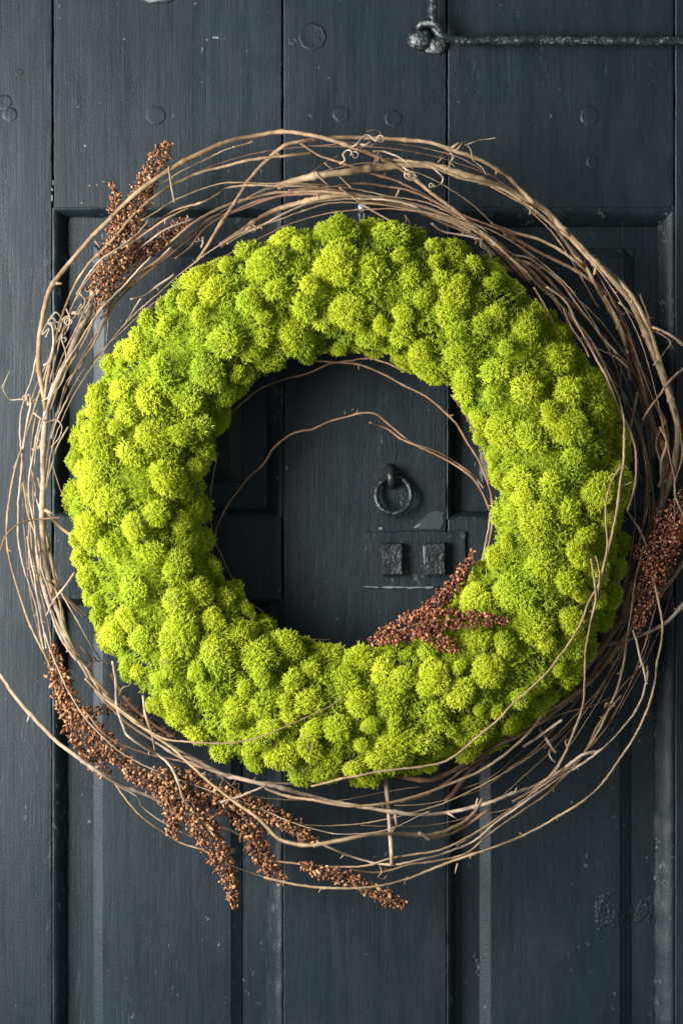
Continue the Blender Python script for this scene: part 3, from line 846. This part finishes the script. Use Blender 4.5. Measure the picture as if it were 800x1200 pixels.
v_right = vine([(733, 598), (748, 619), (759, 648), (766, 682), (772, 710), (776, 735), (774, 755), (770, 772), (768, 795), (762, 820), (752, 845), (740, 868), (722, 895), (700, 924), (680, 940), (655, 956), (634, 968), (610, 980), (580, 992), (552, 1002), (530, 1009), (505, 1019), (475, 1031), (440, 1039), (400, 1041), (345, 1036), (310, 1028)], 1.6, 1.9, 't', .10)
vine([(757, 800), (752, 818), (735, 846), (716, 868), (702, 880), (686, 892), (665, 905), (640, 922), (612, 942), (582, 963), (552, 987), (522, 999), (492, 1007), (465, 1013), (440, 1012), (412, 1004), (388, 994), (370, 987)], 1.7, 1.7, 'p', .085)
vine([(734, 745), (730, 778), (722, 808), (709, 840), (696, 864), (684, 882), (660, 903), (628, 926), (600, 947), (565, 971), (540, 985), (518, 995), (488, 1001), (458, 1006), (430, 1014), (395, 1016), (350, 1013)], 1.9, 1.5, 't', .075)
vine([(728, 815), (715, 830), (700, 850), (685, 880), (668, 902), (640, 930), (605, 955), (570, 980), (545, 1000), (515, 1008), (480, 1013), (450, 1022), (410, 1019)], 1.5, 1.5, 't', .065)
vine([(722, 812, .08), (733, 800, .07), (745, 788, .06), (757, 760, .05), (762, 740, .05)], 1.0, 1.0, 'b')
v_pale = vine([(741, 738), (747, 757), (752, 778), (757, 800)], 1.6, 1.6, 'p', .10)
vine([(757, 802), (758, 790), (757, 780)], 1.8, 1.3, 'p', .105, nodes=False)
vine([(850, 640), (820, 690), (800, 708), (784, 726), (764, 738), (740, 748), (714, 755), (694, 759), (670, 770)], 3.2, 2.4, 'p', .06)
vine([(840, 600), (815, 640), (800, 660), (787, 678), (772, 696), (755, 712), (738, 725)], 3.2, 3.0, 't', .055)
vine([(748, 688), (732, 718), (715, 745), (692, 774), (666, 801), (640, 826), (612, 846), (588, 858), (555, 872)], 5.2, 4.6, 'b', .05)
vine([(728, 752), (702, 784), (672, 813), (640, 838), (605, 858), (580, 868), (550, 892), (522, 907), (500, 914), (472, 911), (452, 903)], 4.6, 3.4, 'b', .06)
vine([(720, 765), (690, 800), (655, 830), (620, 855), (590, 870), (560, 885), (530, 902)], 2.6, 2.4, 'b', .08)
vine([(735, 740), (712, 772), (688, 800), (660, 822), (625, 842)], 3.2, 2.6, 'b', .07)
vine([(722, 815), (690, 828), (660, 836), (630, 850)], 1.3, 1.0, 'b', .06)
vine([(572, 885), (548, 905), (531, 930), (521, 940)], 3.4, 4.0, 'b', .045)
vine([(595, 868), (560, 890), (525, 915), (500, 930), (470, 940)], 2.0, 1.6, 'b', .05)
vine([(658, 844), (635, 860), (613, 875)], 2.2, 2.0, 'p', .095, nodes=False)
vine([(630, 852), (641, 868), (651, 882)], 2.2, 2.2, 'p', .075, nodes=False)
vine([(717, 590), (728, 570), (740, 565)], 0.9, 0.9, 't', .13)
# ---- right
vine([(598, 303), (620, 309), (640, 326), (660, 348), (680, 365), (693, 379), (706, 396), (722, 414), (740, 434), (755, 455), (768, 474), (778, 494), (783, 520), (782, 555), (775, 590)], 2.6, 2.6, 'b', .06)
vine([(600, 299), (616, 301), (632, 311), (652, 326), (672, 351), (690, 376), (708, 399), (722, 415)], 1.7, 1.5, 'p', .08)
vine([(575, 262), (600, 272), (630, 280), (656, 293), (676, 308), (690, 322), (701, 336), (713, 356), (723, 376), (731, 397), (735, 422), (737, 445)], 2.4, 2.6, 't', .065)
vine([(590, 275), (608, 282), (631, 295), (652, 306), (681, 321), (700, 335), (715, 350), (725, 366), (734, 387), (741, 412), (750, 441), (756, 470), (763, 500), (772, 525), (778, 548), (777, 582), (765, 620)], 2.6, 3.2, 'b', .05)
vine([(606, 232), (627, 248), (646, 263), (664, 286), (671, 297), (686, 312), (697, 333), (710, 356), (724, 384), (736, 415)], 2.6, 2.4, 't', .06)
vine([(660, 270), (685, 296), (706, 313), (726, 331), (743, 351), (753, 370), (761, 387), (769, 411), (776, 433), (786, 462)], 3.2, 3.0, 't', .08)
vine([(749, 345), (757, 365), (762, 385), (768, 402)], 1.7, 1.5, 'b', .07)
vine([(724, 354), (734, 363), (746, 374)], 1.6, 1.6, 'p', .06)
vine([(764, 384), (781, 390), (800, 404), (830, 425)], 2.2, 2.0, 't', .07)
vine([(764, 387), (778, 394), (785, 403), (779, 411), (773, 420)], 0.9, 0.8, 't', .065)
vine([(830, 405), (800, 432), (785, 445), (772, 463), (758, 482), (752, 492)], 2.0, 1.8, 'b', .09)
vine([(738, 398), (744, 428), (752, 456), (758, 477), (766, 502), (775, 521), (780, 545), (776, 575), (766, 605)], 5.0, 4.6, 'b', .05)
vine([(746, 460), (742, 482), (738, 501)], 2.4, 2.0, 't', .075, nodes=False)
vine([(688, 405), (705, 411), (720, 418), (736, 432)], 1.3, 1.2, 'p', .09)
vine([(640, 336), (660, 350), (677, 382), (690, 405), (703, 428), (716, 457), (726, 482), (736, 502), (743, 522), (745, 547), (742, 574), (734, 598)], 1.8, 1.8, 't', .115)
vine([(625, 337), (640, 362), (650, 382), (655, 392)], 1.4, 1.0, 'b', .125)
vine([(660, 362), (670, 385), (682, 403), (690, 418)], 1.4, 1.0, 'b', .135)
vine([(757, 485), (749, 505), (747, 540), (748, 556), (757, 566), (761, 576)], 1.1, .8, 'b', .07)
vine([(772, 500), (780, 515), (774, 545), (775, 580), (772, 605)], 2.0, 1.8, 't', .085)
vine([(788, 478), (796, 505), (798, 535), (790, 575), (798, 600), (805, 620)], 1.6, 1.5, 't', .09)
vine([(728, 420), (727, 440), (727, 480)], 1.2, 1.0, 'b', .06)
vine([(778, 495), (768, 520), (776, 550), (772, 570)], 1.8, 2.2, 'b', .08)
vine([(765, 610), (752, 650), (738, 690), (730, 720)], 3.8, 4.2, 'b', .045)
vine([(754, 640), (742, 690), (738, 725), (734, 748)], 1.4, 1.4, 'b', .09)
# ---- fine tangled runners that fill the ring
xr = np.random.default_rng(44)
for k in range(22):
    zone = [(20, 75), (55, 110), (40, 100), (10, 60), (235, 300), (300, 350)][k % 6]
    a0 = math.radians(xr.uniform(*zone)); span = math.radians(xr.uniform(55, 115)) * xr.choice([-1, 1])
    f0 = xr.uniform(0, 1); f1 = min(1.05, max(-0.05, f0 + xr.normal(0, 0.45)))
    ph_ = xr.uniform(0, 6.28); am = xr.uniform(0.05, 0.20); fq = xr.uniform(1.5, 4)
    pts_ = []
    for i in range(13):
        u = i / 12; a = a0 + span * u; f = f0 + (f1 - f0) * u + am * math.sin(ph_ + fq * 3 * u)
        ax = 346 + 42 * f; by = 340 + 92 * f
        pts_.append((402 + ax * math.sin(a) + xr.normal(0, 1.2), 598 - by * math.cos(a) + xr.normal(0, 1.2)))
    right = math.sin(a0 + span / 2) > 0
    vine(pts_, xr.uniform(1.0, 1.6), xr.uniform(0.5, 0.8), xr.choice(['b', 't', 't'] if right else ['p', 't', 't']), d=xr.uniform(0.035, 0.10))

# ---- inside the hole
vine([(230, 560, .05), (245, 515, .05), (263, 494, .05), (286, 470, .05), (306, 455, .05), (332, 445, .05), (362, 437, .055), (388, 426, .06), (410, 423, .065), (435, 420, .07), (450, 424, .08), (470, 434, .11)], 1.4, 1.3, 'b')
vine([(370, 423, .06), (400, 425, .06), (420, 427, .06), (446, 437, .06), (470, 450, .06), (495, 462, .06), (516, 478, .06), (531, 493, .06), (546, 516, .06), (559, 537, .06), (568, 556, .06), (574, 576, .06), (577, 602, .06), (575, 625, .06), (569, 648, .06), (556, 680, .07)], 1.6, 1.8, 'b')
vine([(250, 632, .04), (255, 615, .04), (264, 597, .04), (276, 579, .04), (291, 560, .04), (307, 545, .04), (320, 526, .04), (335, 513, .04), (350, 506, .04), (366, 503, .04), (386, 494, .04), (411, 487, .045), (422, 484, .05), (439, 485, .05), (456, 498, .05), (481, 518, .05), (501, 528, .05), (521, 538, .05), (541, 551, .055), (555, 563, .06), (566, 580, .06), (573, 597, .06)], 1.4, 1.8, 'b')
vine([(433, 495), (450, 500), (471, 515), (486, 521), (516, 531), (536, 543), (553, 556), (566, 572)], 1.5, 1.3, 'b', .055)
vine([(256, 530, .05), (252, 548, .05), (247, 576, .045), (246, 602, .04), (251, 631, .04), (262, 656, .04), (273, 680, .04), (290, 703, .045), (308, 717, .06)], 1.2, 1.2, 'b')
vine([(574, 600, .06), (570, 630, .055), (563, 662, .055), (556, 680, .07)], 1.5, 1.3, 'p')
vine([(340, 752, .06), (352, 750, .05), (370, 749, .045), (388, 750, .045)], 1.1, .7, 'b')
vine([(345, 748, .06), (360, 755, .05), (384, 762, .05)], 1.1, .9, 'b')
vine([(528, 462, .085), (541, 480, .08), (551, 498, .08), (559, 515, .08), (566, 540, .075), (573, 565, .065)], 1.3, 1.1, 'b')
vine([(225, 560, .05), (228, 580, .03), (232, 607, .03)], 2.0, 1.8, 'p', nodes=False)
# a flat pick under the moss
vine([(451, 905, .08), (453, 925, .085), (456, 960, .09), (459, 1014, .095)], 3.4, 3.0, 'p', wig=.5, nodes=False, name='pick')
# ---- tendrils
tendril(v_stem, [(50, 470), (62, 462), (72, 450), (78, 430), (77, 412), (73, 398)], 1.0, 'p', .10, (68, 382, 6, 1.6, 0.6))
tendril(v_stem, [(52, 428), (58, 425), (62, 412), (63, 395), (60, 380)], 1.8, 'p', .105, (62, 377, 5, 1.0, 2.8))
tendril(v_outer, [(60, 372), (66, 366), (72, 372), (76, 380), (70, 388)], 1.1, 'p', .10, (80, 376, 6, 1.7, 3.2))
tendril(v_outer, [(78, 362), (82, 372), (80, 385), (76, 392)], 1.0, 'p', .10, (75, 398, 3.6, 1.5, -1.2))
tendril(v_outer, [(88, 352), (92, 345), (90, 352), (95, 340), (93, 348)], 0.9, 'p', .10)
tendril(v_outer, [(54, 395), (58, 385), (50, 392), (57, 378), (66, 380)], 0.9, 'p', .10)
tendril(v_outer, [(45, 468), (35, 470), (25, 468), (12, 468), (7, 462), (4, 455), (8, 448), (2, 455), (8, 443), (12, 434)], 1.0, 'p', .06)
tendril(v_stem, [(40, 484), (48, 490), (56, 494), (66, 492), (73, 500), (70, 512), (60, 524)], 1.5, 'p', .10)
tendril(v_outer, [(30, 470), (34, 462), (36, 472), (33, 475)], 1.2, 'p', .08, (30, 466, 4, 1.2, 0))
tendril(v_outer, [(112, 283), (116, 288), (120, 292)], 1.3, 'p', .10)
tendril(v_thick, [(412, 172), (418, 169), (424, 162), (430, 158)], 1.3, 'p', .10, (446, 163, 5, 1.3, 2.8))
tendril(v_thick, [(430, 172), (436, 170), (442, 164), (446, 156), (438, 152), (430, 154)], 0.9, 't', .09)
tendril(v_thick, [(398, 192), (404, 188), (402, 181), (407, 176), (412, 178)], 1.3, 'p', .095, (416, 182, 5, 1.2, 3.0))
tendril(v_thick, [(420, 168), (428, 170), (434, 166), (426, 172), (418, 176)], 1.8, 'p', .1)
tendril(v_cross, [(438, 193), (440, 185), (444, 178), (441, 190), (447, 182)], 0.9, 'b', .09)
tendril(v_cross, [(472, 196), (478, 200), (484, 205)], 1.0, 'p', .10, (482, 206, 6, 1.8, 0.0))
tendril(v_cross, [(476, 198), (474, 206), (479, 211), (484, 202)], 0.9, 'p', .10, (477, 206, 4, 1.2, 0.0))
tendril(v_thick, [(505, 195), (513, 202), (519, 209), (517, 215), (508, 218)], 1.1, 'p', .10, (505, 217, 3, 1.4, 0.0))
tendril(v_thick, [(520, 200), (526, 196), (527, 190), (530, 184), (527, 179), (532, 183), (528, 190), (533, 196)], 0.9, 'p', .10)
tendril(v_thick, [(513, 190), (518, 185), (524, 182), (522, 178), (515, 184)], 0.9, 'b', .09)
tendril(v_cross, [(532, 178), (538, 172), (543, 167), (548, 171), (552, 178), (553, 186), (559, 192), (565, 197), (569, 205)], 1.1, 'p', .10)
tendril(v_cross, [(545, 170), (553, 167), (562, 164), (572, 163), (581, 161.5)], 0.9, 'p', .095)
tendril(v_drop, [(472, 264), (476, 258), (474, 252), (480, 262), (478, 270)], 0.8, 'b', .085)
tendril(v_drop2, [(565, 279), (563, 288), (570, 293), (574, 298), (574, 304), (568, 307), (572, 314), (566, 320)], 1.3, 'p', .09)
tendril(v_drop2, [(542, 255), (550, 258), (556, 264), (562, 266), (569, 271), (571, 277)], 1.2, 'p', .085)
tendril(v_drop2, [(577, 279), (581, 283), (579, 287), (574, 285)], 1.3, 'p', .09)
tendril(v_cross, [(288, 270), (292, 266), (298, 266)], 1.3, 'p', .085, (296, 269, 5, 0.7, -1.4))
tendril(v_cross, [(236, 290), (238, 284), (238, 278)], 1.3, 'p', .085, (235, 279, 4, 0.6, 0.0))
tendril(v_stem, [(106, 775), (110, 770), (115, 775), (122, 773), (126, 778)], 1.0, 'b', .06)
tendril(v_stem, [(140, 815), (144, 806), (152, 803), (155, 797)], 1.3, 'p', .06)
tendril(v_stem, [(95, 758), (100, 764), (108, 775), (102, 782), (112, 774)], 1.2, 'b', .06)
tendril(v_long, [(660, 802), (666, 802), (670, 798)], 1.0, 'p', .10, (666, 797, 5, 1.1, 1.2))
tendril(v_right, [(716, 826), (710, 824), (708, 830), (716, 822), (720, 828)], 1.0, 't', .09)
tendril(v_long, [(650, 893), (645, 888), (643, 880), (648, 876)], 1.3, 'p', .085)
tendril(v_long, [(660, 885), (664, 876), (662, 868), (666, 866)], 1.2, 'p', .085)
tendril(v_right, [(536, 1012), (534, 1018), (533, 1024)], 1.3, 'p', .10)
tendril(v_stem, [(525, 953), (531, 957), (536, 960)], 1.6, 'p', .09)
tendril(v_front, [(490, 976, .31), (496, 979, .31), (501, 984, .31)], 1.8, 'p')
tendril(v_right, [(445, 1015), (447, 1022), (443, 1028), (449, 1030), (453, 1026)], 0.9, 'b', .09)
tendril(v_stem, [(270, 908), (276, 914), (272, 921), (280, 918), (276, 928), (268, 924)], 1.0, 'b', .07)
tendril(v_stem, [(255, 905), (262, 912), (258, 922), (266, 926), (264, 935)], 1.0, 'b', .07)
tendril(v_outer, [(95, 345), (100, 352), (97, 360), (90, 366), (96, 356), (92, 372)], 1.0, 'p', .095)

# ================================================================== seed sprigs
NS, NR = 6, 4
def seed_template():
    V = []; 
    for i, (rr, z) in enumerate([(0.35, -0.75), (0.85, -0.35), (1.0, 0.15), (0.62, 0.65)]):
        for s in range(6):
            a = 2 * math.pi * s / 6
            k = rr * (1.0 if s % 2 == 0 else 0.84)
            V.append((k * math.cos(a), k * math.sin(a), z))
    V.append((0, 0, 1.1))
    Q = [(i * 6 + s, i * 6 + (s + 1) % 6, (i + 1) * 6 + (s + 1) % 6, (i + 1) * 6 + s) for i in range(3) for s in range(6)]
    T = [(18 + s, 18 + (s + 1) % 6, 24) for s in range(6)]
    return np.array(V), np.array(Q), np.array(T)
SV, SQ, ST = seed_template()

def seed_head(parent, path, d, seed, size=2.7, dens=1.0, stem_ext=None):
    mat = SEED_RED if seed in (10, 11, 12, 13, 14, 15) else SEED
    """path: (px,py,radius mm) from base to tip or the reverse"""
    r = np.random.default_rng(seed)
    pts = [P(p[0], p[1], p[3] if len(p) > 3 else d) for p in path]
    c, par = resample(pts, 0.0020)
    kk = np.linspace(0, 1, len(path))
    rad = np.interp(par, kk, [p[2] for p in path]) / 1000
    L = np.concatenate([[0], np.cumsum(np.linalg.norm(np.diff(c, axis=0), axis=1))])
    # bunches along the spike
    ph = r.uniform(0, 6.28)
    rad = rad * (0.90 + 0.16 * np.sin(L / 0.0125 * 2 * math.pi + ph) + 0.06 * r.normal(0, 1, len(L)))
    tan = np.gradient(c, axis=0); tan /= np.linalg.norm(tan, axis=1, keepdims=True)
    cs = []; ns = []
    for i in range(len(c)):
        n = max(2, int(dens * 2 * math.pi * rad[i] / 0.0050 * 0.80))
        ref = np.array([0, -1.0, 0]); u = np.cross(tan[i], ref); u /= np.linalg.norm(u) + 1e-9; v = np.cross(tan[i], u)
        a = r.uniform(0, 6.28, n)
        q = np.sqrt(r.uniform(0.25, 1.0, n)) * rad[i] * (1 + 0.12 * np.sin(3 * a + L[i] * 300))
        w = np.cos(a)[:, None] * u + np.sin(a)[:, None] * v
        cs.append(c[i] + w * q[:, None] + tan[i] * r.normal(0, 0.0012, n)[:, None]); ns.append(w + tan[i] * r.normal(0.2, 0.5, n)[:, None] + r.normal(0, 0.35, (n, 3)))
    cs = np.concatenate(cs); ns = np.concatenate(ns); ns /= np.linalg.norm(ns, axis=1, keepdims=True)
    n = len(cs)
    ref = r.normal(0, 1, (n, 3)); u = np.cross(ns, ref); u /= np.linalg.norm(u, axis=1, keepdims=True); v = np.cross(ns, u)
    s = 0.88 * size / 1000 * r.uniform(0.5, 1.25, n)
    ez = np.where(r.uniform(0, 1, n) < 0.16, 1.9, r.uniform(0.75, 1.15, n))
    V = cs[:, None, :] + s[:, None, None] * (SV[None, :, 0:1] * u[:, None, :] + SV[None, :, 1:2] * v[:, None, :] * r.uniform(0.4, 0.95, n)[:, None, None] + SV[None, :, 2:3] * ns[:, None, :] * ez[:, None, None])
    base = (np.arange(n) * len(SV))[:, None, None]
    Q = (base + SQ[None]).reshape(-1, 4); T = (base + ST[None]).reshape(-1, 3)
    o = link('seed_head', mesh_np('seed_head', V.reshape(-1, 3), [Q, T], mat), parent)
    o['kind'] = 'stuff'
    sp = list(pts)
    if stem_ext: sp = [P(e[0], e[1], e[2] if len(e) > 2 else d) for e in stem_ext] + sp
    simple_tube('stem', sp, 0.0014, BARK_BROWN, parent, 0.0008, 6, 0.004)
    return n

GRP = 'dried seed sprigs tucked into the wreath'
def sprig(at, label):
    return empty('seed_sprig', P(*at), label, 'dried sprig', GRP)
tot = 0
s1 = sprig((112, 362, .05), 'rusty brown forked seed sprig pointing up at the upper left behind the twigs')
tot += seed_head(s1, [(112, 364, 11.0), (118, 340, 18.3), (128, 318, 18.3), (140, 292, 20.7), (152, 265, 18.3), (160, 242, 15.9), (168, 220, 12.2), (178, 200, 12.2), (188, 182, 12.2), (198, 168, 6.1)], .078, 1, 2.2, 1.3)
tot += seed_head(s1, [(140, 282, 13.4), (139, 262, 13.4), (137, 245, 9.8), (135, 230, 6.1), (132, 214, 3.7)], .078, 2, 2.1, 1.3)
tot += seed_head(s1, [(130, 322, 11.0), (150, 304, 12.2), (172, 290, 11.0), (195, 276, 11.0), (222, 258, 6.1)], .065, 3, 2.1, 1.3)
s2 = sprig((62, 762, .06), 'brown seed sprig running down the lower left edge below the vine bundle')
tot += seed_head(s2, [(62, 758, 5), (66, 780, 10), (74, 805, 14), (82, 830, 15), (92, 855, 15), (104, 880, 14), (116, 897, 11), (128, 908, 7)], .08, 4, 2.6)
tot += seed_head(s2, [(84, 822, 8), (104, 846, 12), (122, 868, 12), (142, 890, 11), (160, 908, 11), (178, 918, 10), (195, 935, 11), (203, 958, 10), (203, 982, 7)], .085, 5, 2.6)
s3 = sprig((190, 905, .06), 'large bushy brown seed sprig hanging in three spikes at the bottom left')
tot += seed_head(s3, [(180, 905, 9), (200, 920, 15), (220, 945, 17), (240, 972, 17), (256, 1000, 15), (266, 1022, 12), (272, 1044, 9), (276, 1064, 5)], .09, 6, 2.6)
tot += seed_head(s3, [(200, 905, 10), (230, 922, 17), (262, 940, 17), (286, 958, 14), (298, 984, 14), (308, 1005, 14), (322, 1022, 11), (334, 1034, 6)], .075, 7, 2.6)
tot += seed_head(s3, [(252, 930, 9), (285, 940, 11), (312, 952, 11), (340, 966, 11), (358, 978, 9), (370, 988, 5)], .09, 8, 2.6)
s4 = sprig((318, 1008, .07), 'slim brown seed sprig lying lowest of all at the bottom of the ring')
tot += seed_head(s4, [(352, 1013, 5), (368, 1020, 9), (392, 1026, 8), (416, 1033, 10), (440, 1046, 9), (458, 1054, 9), (474, 1062, 5)], .08, 9, 2.7, 1.0, [(310, 1006), (330, 1010)])
s5 = sprig((520, 730, .10), 'reddish brown branching seed sprig on the moss inside the hole of the wreath')
tot += seed_head(s5, [(436, 752, 6, .11), (455, 744, 13, .12), (478, 735, 17, .135), (502, 728, 17, .15), (528, 726, 13, .16), (556, 725, 10, .165), (576, 726, 8, .165), (594, 728, 4, .165)], .12, 10, 2.5)
tot += seed_head(s5, [(496, 724, 12, .13), (515, 705, 11, .115), (530, 688, 10, .105), (541, 672, 9, .10), (549, 660, 7, .10), (555, 647, 4, .10)], .11, 11, 2.5)
tot += seed_head(s5, [(492, 735, 12, .15), (512, 748, 11, .155), (526, 757, 9, .155), (538, 764, 5, .15)], .13, 12, 2.5)
s6 = sprig((760, 660, .04), 'dark reddish seed sprig at the right edge among the thick vines')
tot += seed_head(s6, [(815, 570, 9), (800, 590, 15), (786, 612, 20), (776, 640, 20), (768, 668, 18), (760, 698, 14), (752, 720, 9), (746, 738, 5)], .085, 13, 2.1, 1.3)
tot += seed_head(s6, [(745, 640, 7), (756, 650, 12), (764, 668, 14), (756, 690, 12)], .09, 14, 2.1, 1.3)
tot += seed_head(s6, [(778, 618, 12), (796, 622, 14), (820, 630, 8)], .08, 15, 2.1, 1.3)
s7 = sprig((120, 826, .04), 'thin dark seed sprig half hidden between vines and moss at lower left')
tot += seed_head(s7, [(104, 838, 5), (122, 830, 8), (140, 828, 7), (160, 836, 7), (182, 850, 6), (204, 866, 5)], .035, 16, 2.6, 0.8)
print('seeds', tot, 'objects', len(bpy.data.objects))
